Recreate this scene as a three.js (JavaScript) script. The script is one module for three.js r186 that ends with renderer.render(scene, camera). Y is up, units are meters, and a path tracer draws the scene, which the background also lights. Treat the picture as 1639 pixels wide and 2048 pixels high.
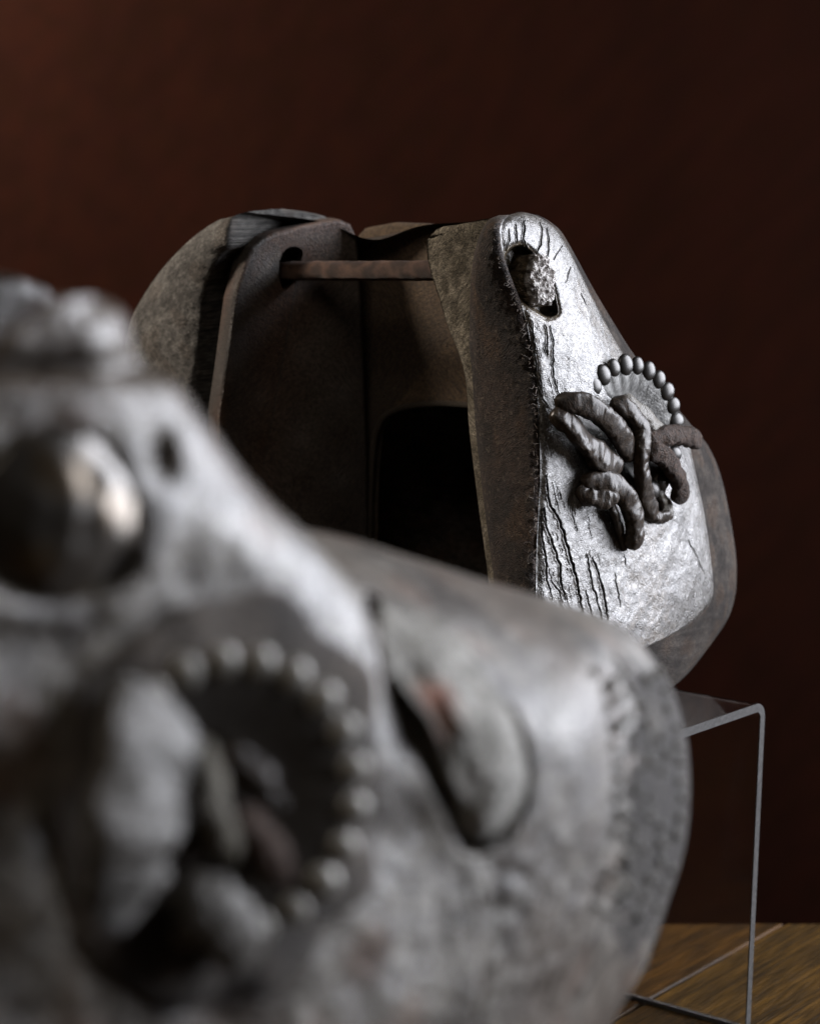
import * as THREE from 'three';
import { mergeGeometries } from 'three/addons/utils/BufferGeometryUtils.js';
import { RoundedBoxGeometry } from 'three/addons/geometries/RoundedBoxGeometry.js';
import { RectAreaLightUniformsLib } from 'three/addons/lights/RectAreaLightUniformsLib.js';
import { createNoise3D, createNoise2D } from 'simplex-noise';

// ---------------------------------------------------------------- camera, light, exposure
const V = (x, y, z) => new THREE.Vector3(x, y, z);
const scene = new THREE.Scene();
scene.background = new THREE.Color(0x000000);
const PITCH = 8.5 * Math.PI / 180, EYE = V(0, 0.392, 0);
const camera = new THREE.PerspectiveCamera(26, 819 / 1024, 0.05, 20);
camera.position.copy(EYE);
camera.rotation.x = -PITCH;
camera.focus = 0.925;
camera.userData.fStop = 9.2;
const renderer = new THREE.WebGLRenderer({ antialias: true });
renderer.toneMapping = THREE.LinearToneMapping;
renderer.toneMappingExposure = 1.4;
renderer.shadowMap.enabled = true;
RectAreaLightUniformsLib.init();

function areaLight(color, intensity, w, h, pos, target) {
  const l = new THREE.RectAreaLight(color, intensity, w, h);
  l.position.copy(pos); l.lookAt(target); l.castShadow = true; scene.add(l);
  return l;
}
const WIN = { pos: V(1.15, 0.66, -1.12), target: V(0.0, 0.42, -0.90), w: 0.95, h: 0.95 };
areaLight(0xf4f6ff, 13, WIN.w, WIN.h, WIN.pos, WIN.target);
const LAMPS = [
  { pos: V(-0.46, 0.67, -1.04), target: V(-0.36, 0.50, -1.22), w: 0.16, h: 0.12, power: 88, label: 'small rectangular lamp near the brown wall' },
  { pos: V(-0.42, 1.36, 0.22), target: V(-0.02, 0.30, -0.60), w: 0.80, h: 0.60, power: 1.5, label: 'large rectangular lamp hanging in front of the table' },
];
for (const q of LAMPS) areaLight(0xfff0e0, q.power, q.w, q.h, q.pos, q.target);

// ---------------------------------------------------------------- helpers
let seed = 7;
const rnd = () => { seed = (seed * 1664525 + 1013904223) >>> 0; return seed / 4294967296; };
const n3 = createNoise3D(rnd), n2 = createNoise2D(rnd);
const fbm = (x, y, z, o = 4) => { let s = 0, a = 0.5; for (let i = 0; i < o; i++) { s += a * n3(x, y, z); x *= 2.03; y *= 2.03; z *= 2.03; a *= 0.5; } return s; };
const clamp = (x, a = 0, b = 1) => Math.min(b, Math.max(a, x));
const sstep = (a, b, x) => { const t = clamp((x - a) / (b - a)); return t * t * (3 - 2 * t); };
const mix = (a, b, t) => a + (b - a) * t;
const mix3 = (a, b, t) => [mix(a[0], b[0], t), mix(a[1], b[1], t), mix(a[2], b[2], t)];

// a photograph pixel (1639 x 2048) gives a direction from the eye, one unit deep
const FPX = 1024 / Math.tan(13 * Math.PI / 180), CP = Math.cos(PITCH), SP = Math.sin(PITCH);
const dirOf = (px, py) => { const x = (px - 819.5) / FPX, y = -(py - 1024) / FPX; return V(x, y * CP - SP, -y * SP - CP); };
const at = (px, py, d) => dirOf(px, py).multiplyScalar(d).add(EYE);
const planeDepth = (px, py, pl) => { const r = dirOf(px, py); return pl.k / r.dot(pl.n); };
const plane = (p, n) => { const m = n.clone().normalize(); return { p, n: m, k: p.clone().sub(EYE).dot(m) }; };
// smooth table look-up [[y, x], ...]
function table(pts) {
  const n = pts.length, m = [];
  for (let i = 0; i < n; i++) {
    const a = pts[Math.max(0, i - 1)], b = pts[Math.min(n - 1, i + 1)];
    m.push((b[1] - a[1]) / (b[0] - a[0] || 1));
  }
  return y => {
    if (y <= pts[0][0]) return pts[0][1] + (y - pts[0][0]) * 0;
    if (y >= pts[n - 1][0]) return pts[n - 1][1];
    let i = 0; while (y > pts[i + 1][0]) i++;
    const h = pts[i + 1][0] - pts[i][0], t = (y - pts[i][0]) / h, t2 = t * t, t3 = t2 * t;
    return (2 * t3 - 3 * t2 + 1) * pts[i][1] + (t3 - 2 * t2 + t) * h * m[i] + (3 * t2 - 2 * t3) * pts[i + 1][1] + (t3 - t2) * h * m[i + 1];
  };
}
function segDist(x, y, p) {
  let best = 1e9;
  for (let i = 0; i + 1 < p.length; i++) {
    const ax = p[i][0], ay = p[i][1], bx = p[i + 1][0] - ax, by = p[i + 1][1] - ay;
    const t = clamp(((x - ax) * bx + (y - ay) * by) / (bx * bx + by * by + 1e-9));
    const dx = x - ax - bx * t, dy = y - ay - by * t, d = dx * dx + dy * dy;
    if (d < best) best = d;
  }
  return Math.sqrt(best);
}
function inside(x, y, p) {
  let c = false;
  for (let i = 0, j = p.length - 1; i < p.length; j = i++)
    if ((p[i][1] > y) !== (p[j][1] > y) && x < (p[j][0] - p[i][0]) * (y - p[i][1]) / (p[j][1] - p[i][1]) + p[i][0]) c = !c;
  return c;
}
const round = (d, w, r) => { if (d >= w) return 0; const q = 1 - Math.max(d, 0) / w; return r * (1 - Math.sqrt(Math.max(0, 1 - q * q))); };
// a sheet of (nr + 1) x (nc + 1) points; uv in metres along the object's own axes
function sheet(nr, nc, pos, col, axes, thick = 0, flip = false, dir = null) {
  const P = [], C = [], U = [], I = [], w = nc + 1;
  for (let r = 0; r <= nr; r++) for (let c = 0; c <= nc; c++) {
    const p = pos(r / nr, c / nc); P.push(p.x, p.y, p.z);
    if (col) { const k = col(r / nr, c / nc, p); C.push(k[0], k[1], k[2]); }
    U.push(p.dot(axes[0]), p.dot(axes[1]));
  }
  for (let r = 0; r < nr; r++) for (let c = 0; c < nc; c++) {
    const a = r * w + c, b = a + 1, d = a + w, e = d + 1;
    if (flip) I.push(a, b, d, b, e, d); else I.push(a, d, b, b, d, e);
  }
  const g = new THREE.BufferGeometry();
  g.setAttribute('position', new THREE.Float32BufferAttribute(P, 3));
  g.setAttribute('uv', new THREE.Float32BufferAttribute(U, 2));
  if (col) g.setAttribute('color', new THREE.Float32BufferAttribute(C, 3));
  g.setIndex(I); g.computeVertexNormals();
  if (!thick) return g;
  const N = g.attributes.normal.array, n = P.length / 3, base = I.length;
  for (let i = 0; i < n; i++) { const q = dir ? [dir.x, dir.y, dir.z] : [N[3 * i], N[3 * i + 1], N[3 * i + 2]]; P.push(P[3 * i] - q[0] * thick, P[3 * i + 1] - q[1] * thick, P[3 * i + 2] - q[2] * thick); U.push(U[2 * i], U[2 * i + 1]); if (col) C.push(C[3 * i], C[3 * i + 1], C[3 * i + 2]); }
  for (let i = 0; i < base; i += 3) I.push(I[i] + n, I[i + 2] + n, I[i + 1] + n);
  const edge = [];
  for (let c = 0; c < nc; c++) edge.push([c, c + 1], [nr * w + c + 1, nr * w + c]);
  for (let r = 0; r < nr; r++) edge.push([(r + 1) * w, r * w], [r * w + nc, (r + 1) * w + nc]);
  for (const [a, b] of edge) I.push(a, b, b + n, a, b + n, a + n);
  const s = new THREE.BufferGeometry();
  s.setAttribute('position', new THREE.Float32BufferAttribute(P, 3));
  s.setAttribute('uv', new THREE.Float32BufferAttribute(U, 2));
  if (col) s.setAttribute('color', new THREE.Float32BufferAttribute(C, 3));
  s.setIndex(I); s.computeVertexNormals();
  return s;
}
const taken = {};
function thing(name, label, category, base, group) {
  const g = new THREE.Group();
  taken[name] = (taken[name] ?? -1) + 1;
  g.name = taken[name] ? `${name}_${String(taken[name]).padStart(3, '0')}` : name;
  g.position.copy(base); g.userData = { label, category }; if (group) g.userData.group = group;
  scene.add(g); return g;
}
function shadow(m) { m.castShadow = m.receiveShadow = true; return m; }
function part(parent, name, geo, mat, origin = parent.position) {           // geometry in world space
  geo.translate(-origin.x, -origin.y, -origin.z);
  const m = shadow(new THREE.Mesh(geo, mat)); m.name = name; parent.add(m); return m;
}
// flat slab from an outline of points on a plane
function slab(points, n, thick, holes = [], bevel = 0.0012) {
  const o = points[0].clone(), Z = n.clone().normalize(), X = V(0, 1, 0).cross(Z).normalize(), Y = Z.clone().cross(X);
  const to2 = p => { const d = p.clone().sub(o); return new THREE.Vector2(d.dot(X), d.dot(Y)); };
  const sh = new THREE.Shape(points.map(to2));
  for (const h of holes) sh.holes.push(new THREE.Path(h.map(to2)));
  const g = new THREE.ExtrudeGeometry(sh, { depth: thick, bevelEnabled: true, bevelSize: bevel, bevelThickness: bevel, bevelSegments: 3, curveSegments: 8 });
  g.applyMatrix4(new THREE.Matrix4().makeBasis(X, Y, Z).setPosition(o.clone().addScaledVector(Z, -thick)));
  return g;
}
const smooth = (pts, n) => new THREE.CatmullRomCurve3(pts.map(p => V(p[0], p[1], 0)), true, 'centripetal').getSpacedPoints(n).map(p => [p.x, p.y]);
function tint(g, fn) {
  const p = g.attributes.position, c = [];
  for (let i = 0; i < p.count; i++) c.push(...fn(V(p.getX(i), p.getY(i), p.getZ(i))));
  g.setAttribute('color', new THREE.Float32BufferAttribute(c, 3)); return g;
}
// a leather lace swept along 3-D points, lying on a surface of normal n
function lace(pts, n, w, h, o = {}) {
  const cv = new THREE.CatmullRomCurve3(pts, false, 'centripetal'), L = 130, S = 26, P = [], I = [], U = [], len = cv.getLength(), sd = rnd() * 50;
  for (let i = 0; i <= L; i++) {
    const t = i / L, c = cv.getPointAt(t), T = cv.getTangentAt(t), B = T.clone().cross(n).normalize(), N = B.clone().cross(T).normalize();
    const end = Math.min(t, 1 - t) * len / (w * (o.end ?? 0.45)), cap = Math.sqrt(clamp(1 - (1 - clamp(end)) ** 2, 0.02, 1)), nz = o.noise ?? 1;
    const tw = (o.twist ?? 0) * (t - 0.5) + 0.5 * nz * n3(t * 2.2, sd, 0), ct = Math.cos(tw), st = Math.sin(tw);
    const ww = w * cap * (1 + 0.16 * n3(t * 4, sd, 3)), hh = h * Math.sqrt(cap) * (1 + 0.2 * n3(t * 5, sd, 8));
    for (let j = 0; j <= S; j++) {
      const a = j / S * Math.PI * 2, e = o.soft ?? 0.72, cx = Math.sign(Math.cos(a)) * Math.abs(Math.cos(a)) ** e, cy = Math.sign(Math.sin(a)) * Math.abs(Math.sin(a)) ** e;
      const ql = t * len * 1000, k = 1 + 0.065 * n3(ql * 0.22, Math.cos(a) * 0.9 + sd, Math.sin(a) * 0.9) + 0.025 * n3(ql * 0.8, Math.cos(a) * 2 + sd, Math.sin(a) * 2) - 0.09 * Math.exp(-(((a - 1.2 - 0.7 * n3(ql * 0.15, sd, 1)) / 0.16) ** 2)) - 0.03 * Math.max(0, n3(ql * 0.6, Math.cos(a) * 0.5, sd)) ** 2;
      const lx = cx * ww / 2 * k, ly = cy * hh / 2 * k, q = c.clone().addScaledVector(B, lx * ct - ly * st).addScaledVector(N, lx * st + ly * ct);
      P.push(q.x, q.y, q.z); U.push(t * len, a * w * 0.4);
    }
  }
  for (let i = 0; i < L; i++) for (let j = 0; j < S; j++) { const a = i * (S + 1) + j, b = a + 1, d = a + S + 1, e = d + 1; I.push(a, b, d, b, e, d); }
  for (const [r, f] of [[0, 0], [L, 1]]) {
    const c = cv.getPointAt(f), k = P.length / 3; P.push(c.x, c.y, c.z); U.push(f * len, 0);
    for (let j = 0; j < S; j++) { const a = r * (S + 1) + j; f ? I.push(a, a + 1, k) : I.push(a + 1, a, k); }
  }
  const g = new THREE.BufferGeometry();
  g.setAttribute('position', new THREE.Float32BufferAttribute(P, 3)); g.setAttribute('uv', new THREE.Float32BufferAttribute(U, 2));
  g.setIndex(I); g.computeVertexNormals();
  return g;
}

// ---------------------------------------------------------------- procedural textures and materials
function dataTex(size, fn, srgb = false) {
  const a = new Uint8Array(size * size * 4);
  for (let y = 0; y < size; y++) for (let x = 0; x < size; x++) {
    const v = fn(x / size, y / size), i = (y * size + x) * 4, q = typeof v === 'number' ? [v, v, v] : v;
    a[i] = clamp(q[0]) * 255; a[i + 1] = clamp(q[1]) * 255; a[i + 2] = clamp(q[2]) * 255; a[i + 3] = 255;
  }
  const t = new THREE.DataTexture(a, size, size); t.wrapS = t.wrapT = THREE.RepeatWrapping; t.magFilter = THREE.LinearFilter; t.minFilter = THREE.LinearMipmapLinearFilter; t.generateMipmaps = true;
  if (srgb) t.colorSpace = THREE.SRGBColorSpace; t.needsUpdate = true; return t;
}
const torus = (u, v, k, s = 0) => { const a = u * 6.28318, b = v * 6.28318; return n3(Math.cos(a) * k + s, Math.sin(a) * k + Math.cos(b) * k * 1.01, Math.sin(b) * k + s * 0.7); };
// pebbled leather: small irregular cells
const cells = []; for (let i = 0; i < 1500; i++) cells.push([rnd(), rnd()]);
const bins = Array.from({ length: 32 * 32 }, () => []);
cells.forEach(c => bins[Math.floor(c[1] * 32) * 32 + Math.floor(c[0] * 32)].push(c));
const pebble = dataTex(512, (u, v) => {
  let d1 = 9, d2 = 9; const bx = Math.floor(u * 32), by = Math.floor(v * 32);
  for (let j = -1; j <= 1; j++) for (let i = -1; i <= 1; i++) {
    const gx = bx + i, gy = by + j;
    for (const c of bins[((gy + 32) % 32) * 32 + (gx + 32) % 32]) {
      let dx = Math.abs(u - c[0]), dy = Math.abs(v - c[1]); if (dx > 0.5) dx = 1 - dx; if (dy > 0.5) dy = 1 - dy;
      const d = Math.hypot(dx, dy); if (d < d1) { d2 = d1; d1 = d; } else if (d < d2) d2 = d;
    }
  }
  return 0.25 + 0.45 * Math.min(1, (d2 - d1) * 60) + 0.18 * torus(u, v, 3.1) + 0.12 * torus(u, v, 9, 4);
});
pebble.repeat.set(32, 32);                                             // one tile is 31 mm
const rough = dataTex(512, (u, v) => 0.55 + 0.28 * torus(u, v, 2.2, 9) + 0.16 * torus(u, v, 7, 2) + 0.12 * torus(u, v, 16, 5));
rough.repeat.set(14, 14);
const fuzz = dataTex(512, (u, v) => 0.5 + 0.3 * torus(u, v, 12, 1) + 0.25 * torus(u, v, 30, 3) + 0.2 * torus(u, v, 5, 6));
fuzz.repeat.set(24, 24);
// fine speckle, pits and scuffs in the leather's own colour
const scuffs = []; for (let i = 0; i < 260; i++) scuffs.push([rnd(), rnd(), rnd() * 3.14, 0.006 + 0.03 * rnd() * rnd(), rnd() < 0.5 ? 1 : -1]);
const sb = Array.from({ length: 16 * 16 }, () => []);
scuffs.forEach(q => { const bx = Math.floor(q[0] * 16), by = Math.floor(q[1] * 16); for (let j = -1; j <= 1; j++) for (let i = -1; i <= 1; i++) sb[((by + j + 16) % 16) * 16 + (bx + i + 16) % 16].push(q); });
const grime = dataTex(1024, (u, v) => {
  let g = 0.80 + 0.16 * torus(u, v, 6, 3) + 0.15 * torus(u, v, 15, 8) + 0.16 * torus(u, v, 40, 1);
  const pit = torus(u, v, 24, 12); if (pit > 0.5) g -= 1.1 * (pit - 0.5);
  for (const q of sb[Math.floor(v * 16) * 16 + Math.floor(u * 16)]) { let dx = u - q[0], dy = v - q[1]; dx -= Math.round(dx); dy -= Math.round(dy); const l = dx * Math.cos(q[2]) + dy * Math.sin(q[2]), w = -dx * Math.sin(q[2]) + dy * Math.cos(q[2]); if (Math.abs(l) < q[3] && Math.abs(w) < 0.0013) g += 0.2 * q[4]; }
  return [g, g * 0.985, g * 0.96];
}, true);
grime.repeat.set(11, 11);
const phys = o => new THREE.MeshPhysicalMaterial({ side: THREE.DoubleSide, ...o });
const M = {
  face: phys({ vertexColors: true, map: grime, roughness: 0.6, roughnessMap: rough, bumpMap: pebble, bumpScale: 0.00035, clearcoat: 0.38, clearcoatRoughness: 0.33, specularIntensity: 1 }),
  hood: phys({ vertexColors: true, map: grime, roughness: 0.9, specularIntensity: 0.5, bumpMap: fuzz, bumpScale: 0.0006 }),
  raw: phys({ vertexColors: true, map: grime, roughness: 0.9, bumpMap: fuzz, bumpScale: 0.0012 }),
  dark: phys({ vertexColors: true, map: grime, roughness: 0.85, bumpMap: fuzz, bumpScale: 0.0008 }),
  near: phys({ vertexColors: true, map: grime, roughness: 0.66, roughnessMap: rough, bumpMap: pebble, bumpScale: 0.0003, clearcoat: 0.24, clearcoatRoughness: 0.34, specularIntensity: 0.7 }),
  nearHood: phys({ vertexColors: true, map: grime, roughness: 0.55, bumpMap: pebble, bumpScale: 0.0003, specularIntensity: 0.9, clearcoat: 0.15, clearcoatRoughness: 0.35 }),
  leaf: phys({ vertexColors: true, map: grime, roughness: 0.75, bumpMap: fuzz, bumpScale: 0.0008 }),
  lace: phys({ color: new THREE.Color().setRGB(0.034, 0.022, 0.013), map: grime, roughness: 0.7, bumpMap: fuzz, bumpScale: 0.0006, specularIntensity: 0.2, clearcoat: 0.45, clearcoatRoughness: 0.32 }),
  laceRust: phys({ color: new THREE.Color().setRGB(0.055, 0.028, 0.015), roughness: 0.7, map: grime, specularIntensity: 0.6, bumpMap: fuzz, bumpScale: 0.0012 }),
  lacePale: phys({ map: grime, color: new THREE.Color().setRGB(0.115, 0.107, 0.094), roughness: 0.6, bumpMap: fuzz, bumpScale: 0.0006, clearcoat: 0.2, clearcoatRoughness: 0.35 }),
  lacePale2: phys({ color: new THREE.Color().setRGB(0.062, 0.052, 0.036), roughness: 0.55, bumpMap: fuzz, bumpScale: 0.0006, clearcoat: 0.25, clearcoatRoughness: 0.35 }),
  laceTan: phys({ map: grime, color: new THREE.Color().setRGB(0.17, 0.155, 0.115), roughness: 0.6, bumpMap: fuzz, bumpScale: 0.0006 }),
  laceRed: phys({ map: grime, color: new THREE.Color().setRGB(0.10, 0.055, 0.036), roughness: 0.7, bumpMap: fuzz, bumpScale: 0.0006 }),
  beadDark: phys({ color: new THREE.Color().setRGB(0.034, 0.032, 0.030), map: grime, roughness: 0.34, metalness: 0.4 }),
  beadPale: phys({ color: new THREE.Color().setRGB(0.40, 0.40, 0.38), map: grime, roughness: 0.4, metalness: 0.3 }),
  pewter: phys({ color: new THREE.Color().setRGB(0.060, 0.060, 0.058), roughness: 0.42, metalness: 0.5, map: grime, bumpMap: rough, bumpScale: 0.0002 }),
  pewterDark: phys({ color: new THREE.Color().setRGB(0.05, 0.044, 0.038), map: grime, roughness: 0.6, metalness: 0.4, bumpMap: rough, bumpScale: 0.0002 }),
  iron: phys({ vertexColors: true, color: 0xffffff, roughness: 0.34, metalness: 0.6, bumpMap: fuzz, bumpScale: 0.0015 }),
  polished: phys({ vertexColors: true, color: 0xffffff, map: grime, roughness: 0.32, metalness: 0.6, clearcoat: 0.4, clearcoatRoughness: 0.25 }),
  rust: phys({ vertexColors: true, map: grime, roughness: 0.62, metalness: 0.1, bumpMap: fuzz, bumpScale: 0.0008 }),
  acrylic: phys({ color: 0xffffff, roughness: 0.05, transmission: 1, thickness: 0.006, ior: 1.49, attenuationColor: new THREE.Color(0.92, 0.94, 0.97), attenuationDistance: 0.25 }),
};

const TY = 0.007;                                                      // height of the table surface
// ---------------------------------------------------------------- the setting: table boards, back wall, window, lamp
const UP = V(0, 1, 0);
{
  const grain = dataTex(1024, (u, v) => {                              // streaks run along u
    const s = 0.5 + 0.30 * torus(u * 1, v, 5.5, 2) * 0.6 + 0.32 * n2(Math.cos(u * 6.283) * 0.9 + 7, v * 60) * 0.5 + 0.35 * n2(Math.sin(u * 6.283) * 1.4 + Math.cos(u * 6.283), v * 170) * 0.6;
    const pore = n2(u * 26, v * 330) > 0.62 ? 0.55 : 1;
    return [0.245 * (0.42 + s) * pore, 0.174 * (0.40 + s) * pore, 0.061 * (0.34 + s) * pore];
  }, true);
  const bumpy = dataTex(512, (u, v) => 0.5 + 0.3 * n2(Math.cos(u * 6.283) * 2, v * 120) + 0.2 * n2(u * 20, v * 260));
  grain.repeat.set(0.8, 3.4); bumpy.repeat.set(3, 6);
  const woods = [0xffffff, 0xe2d2c0, 0xf4e6d6].map(c => new THREE.MeshPhysicalMaterial({ color: c, map: grain, roughness: 0.55, specularIntensity: 0.25, bumpMap: bumpy, bumpScale: 0.0005 }));
  const t = new THREE.Group(); t.name = 'wooden_tabletop'; t.userData = { kind: 'structure', label: 'brown wooden board surface under the clear risers', category: 'tabletop' };
  scene.add(t);
  // boards run to the right and away, as the seam in the photograph does
  const seamA = at(1225, 2040, (0.392 - TY) / (SP + (2040 - 1024) / FPX * CP)), seamB = at(1500, 1885, (0.392 - TY) / (SP + (1885 - 1024) / FPX * CP));
  const d = seamB.clone().sub(seamA).setY(0).normalize(), ang = Math.atan2(-d.z, d.x), across = V(-d.z, 0, d.x);
  const bw = 0.115;
  for (let k = -14; k < 10; k++) {
    const g = new RoundedBoxGeometry(4.2, 0.022, bw - 0.0012, 2, 0.0011), uv = g.attributes.uv, p = g.attributes.position;
    for (let i = 0; i < p.count; i++) uv.setXY(i, p.getX(i) / 1 + k * 0.37, p.getZ(i) + k * 0.219);
    { const o = seamA.clone().addScaledVector(across, (k + 0.5) * bw); for (let i = 0; i < p.count; i++) if (p.getX(i) > 0) { const xe = (-1.118 - o.z - across.z * p.getZ(i)) / d.z; p.setX(i, p.getX(i) - 2.1 + Math.max(-2, xe)); } g.computeVertexNormals(); for (let i = 0; i < p.count; i++) uv.setXY(i, p.getX(i) + k * 0.37, p.getZ(i) + k * 0.219); }
    const m = shadow(new THREE.Mesh(g, woods[((k * 7) % 3 + 3) % 3])); m.name = 'board';
    m.position.copy(seamA).addScaledVector(across, (k + 0.5) * bw).setY(TY - 0.0112 + 0.0002 * (k & 1)); m.rotation.y = ang; t.add(m);
  }
  const wallTex = dataTex(512, (u, v) => { const s = 0.8 + 0.04 * n2(u * 46, Math.cos(v * 6.283) * 1.1) + 0.06 * torus(u, v, 1.3, 3) + 0.08 * torus(u, v, 30, 2); return [0.150 * s, 0.064 * s, 0.036 * s]; }, true);
  const wall = shadow(new THREE.Mesh(new THREE.BoxGeometry(3.3, 3.6, 0.04), new THREE.MeshPhysicalMaterial({ map: wallTex, roughness: 0.85, specularIntensity: 0.06 })));
  wall.name = 'back_wall'; wall.position.set(-1.3, 1.38, -1.245); wall.userData = { kind: 'structure', label: 'dark red brown wall panel behind the stirrups', category: 'wall' }; scene.add(wall);

  const frameM = new THREE.MeshStandardMaterial({ color: new THREE.Color().setRGB(0.5, 0.5, 0.48), roughness: 0.6 });
  const w = thing('window', 'tall daylit window with a pale frame beside the table', 'window', WIN.pos);
  w.lookAt(WIN.target);
  const pane = new THREE.Mesh(new THREE.BoxGeometry(WIN.w, WIN.h, 0.006), new THREE.MeshStandardMaterial({ color: 0x000000, emissive: 0xeaf1ff, emissiveIntensity: 2 }));
  pane.name = 'pane'; pane.position.z = -0.012; w.add(pane);
  for (const [x, y, a, b] of [[0, WIN.h / 2 + 0.025, WIN.w + 0.1, 0.05], [0, -WIN.h / 2 - 0.025, WIN.w + 0.1, 0.05], [WIN.w / 2 + 0.025, 0, 0.05, WIN.h], [-WIN.w / 2 - 0.025, 0, 0.05, WIN.h]]) {
    const f = shadow(new THREE.Mesh(new RoundedBoxGeometry(a, b, 0.05, 2, 0.006), frameM)); f.name = 'frame'; f.position.set(x, y, -0.01); w.add(f);
  }
  for (const q of LAMPS) {
    const l = thing('hanging_lamp', q.label, 'lamp', q.pos, 'lamps over the table'); l.lookAt(q.target);
    const diff = new THREE.Mesh(new THREE.BoxGeometry(q.w, q.h, 0.004), new THREE.MeshStandardMaterial({ color: 0x000000, emissive: 0xfff0e0, emissiveIntensity: 1 }));
    diff.name = 'diffuser'; diff.position.z = -0.008; l.add(diff);
    const hous = shadow(new THREE.Mesh(new RoundedBoxGeometry(q.w + 0.03, q.h + 0.03, 0.04, 2, 0.006), frameM)); hous.name = 'housing'; hous.position.z = -0.033; l.add(hous);
  }
}

// ---------------------------------------------------------------- clear acrylic risers
function riser(corner, f, a, len, wid, lean, label) {
  // corner: outer top corner; the sheet runs back along -f and inwards along -a, one leg under the corner, one at the other end
  const H = corner.y - TY, T = 0.0038, R = 0.007, fo = f.clone(), o = corner.clone().setY(TY);
  const g = thing('acrylic_riser', label, 'display riser', o, 'clear risers under the stirrups');
  const sl = Math.tan(lean), pts = [], arc = (cx, cy, r, a0, a1) => { const q = []; for (let i = 0; i <= 8; i++) { const t = mix(a0, a1, i / 8); q.push([cx + r * Math.cos(t), cy + r * Math.sin(t)]); } return q; };
  const y0 = 0.0006;
  pts.push([-H * sl, y0], ...arc(-R, H - R, R, 0, Math.PI / 2), ...arc(-len + R, H - R, R, Math.PI / 2, Math.PI), [-len + H * sl, y0], [-len + H * sl + T, y0],
    ...arc(-len + R, H - R, R - T, Math.PI, Math.PI / 2), ...arc(-R, H - R, R - T, Math.PI / 2, 0), [-H * sl - T, y0]);
  const sh = new THREE.Shape(pts.map(p => new THREE.Vector2(p[0], p[1])));
  const basis = new THREE.Matrix4().makeBasis(fo, UP, a);
  const body = new THREE.ExtrudeGeometry(sh, { depth: wid, bevelEnabled: false });
  body.translate(0, 0, -wid);
  body.applyMatrix4(basis);
  const m = shadow(new THREE.Mesh(body, M.acrylic)); m.name = 'bent_sheet'; g.add(m);
  for (const z of [0.0001, -wid - 0.0006]) {                            // sawn, matt edges
    const e = new THREE.ExtrudeGeometry(sh, { depth: 0.0005, bevelEnabled: false }); e.translate(0, 0, z); e.applyMatrix4(basis);
    const q = shadow(new THREE.Mesh(e, M.sawn)); q.name = 'sawn_edge'; m.add(q);
  }
  for (const x of [-H * sl - T / 2, -len + H * sl + T / 2]) {
    const e = new THREE.BoxGeometry(T + 0.0006, 0.0018, wid + 0.0006); e.translate(x, 0.0010, -wid / 2); e.applyMatrix4(basis);
    const q = shadow(new THREE.Mesh(e, M.sawn)); q.name = 'sawn_edge'; m.add(q);
  }
  return g;
}
M.sawn = phys({ color: new THREE.Color().setRGB(0.10, 0.10, 0.103), roughness: 0.4, transmission: 0.5, map: grime, thickness: 0 });
const fF = V(0.64, 0, -0.7684).normalize(), aF = V(0.7684, 0, 0.64).normalize();
const cornerDepth = 1.0, cornerF = at(1527, 1402, cornerDepth);
riser(cornerF, fF, aF, 0.27, 0.165, 2.4 * Math.PI / 180, 'clear bent acrylic riser carrying the stirrup with the rusty crossbar');
const RISE = cornerF.y;
const fN = V(0.74, 0, -0.6726), aN = V(0.6726, 0, 0.74);

function conch(parent, c, n, R, br, count, mDish, mBead, flute = 0.0004) {
  const Z = n, X = UP.clone().cross(Z).normalize(), Y = Z.clone().cross(X), basis = new THREE.Matrix4().makeBasis(X, Y, Z);
  const g = sheet(40, 132, (v, u) => { const r = v * R, t = u * Math.PI * 2, q = r / R; let z = -0.0012 + 0.0042 * q * q - 0.0030 * q ** 6 + 0.0018 * Math.exp(-((q / 0.25) ** 2)); z += flute * Math.abs(Math.sin(t * count / 2)) * sstep(0.45, 0.85, q); if (Math.hypot(r * Math.cos(t) + R * 0.2, (r * Math.sin(t) - R * 0.33) * 1.6) < R * 0.17) z -= 0.004; return V(r * Math.cos(t), r * Math.sin(t), z); }, null, [V(1, 0, 0), V(0, 1, 0)], 0.0012);
  const d = shadow(new THREE.Mesh(g, mDish)); d.name = 'rosette'; d.userData.label = 'round scalloped rosette with a beaded rim';
  d.position.copy(c).sub(parent.position); d.quaternion.setFromRotationMatrix(basis); parent.add(d);
  const bg = new THREE.SphereGeometry(br, 24, 16); bg.scale(1.1, 0.99, 0.48);
  for (let k = 0; k < count; k++) { const t = (k + 0.3) / count * Math.PI * 2, b = shadow(new THREE.Mesh(bg, mBead)); b.name = 'bead'; b.position.set(Math.cos(t) * R * 0.955, Math.sin(t) * R * 0.955, 0.0006); b.rotation.z = t + 0.3 * (rnd() - 0.5); b.scale.setScalar(0.9 + 0.2 * rnd()); d.add(b); }
  return d;
}

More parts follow.
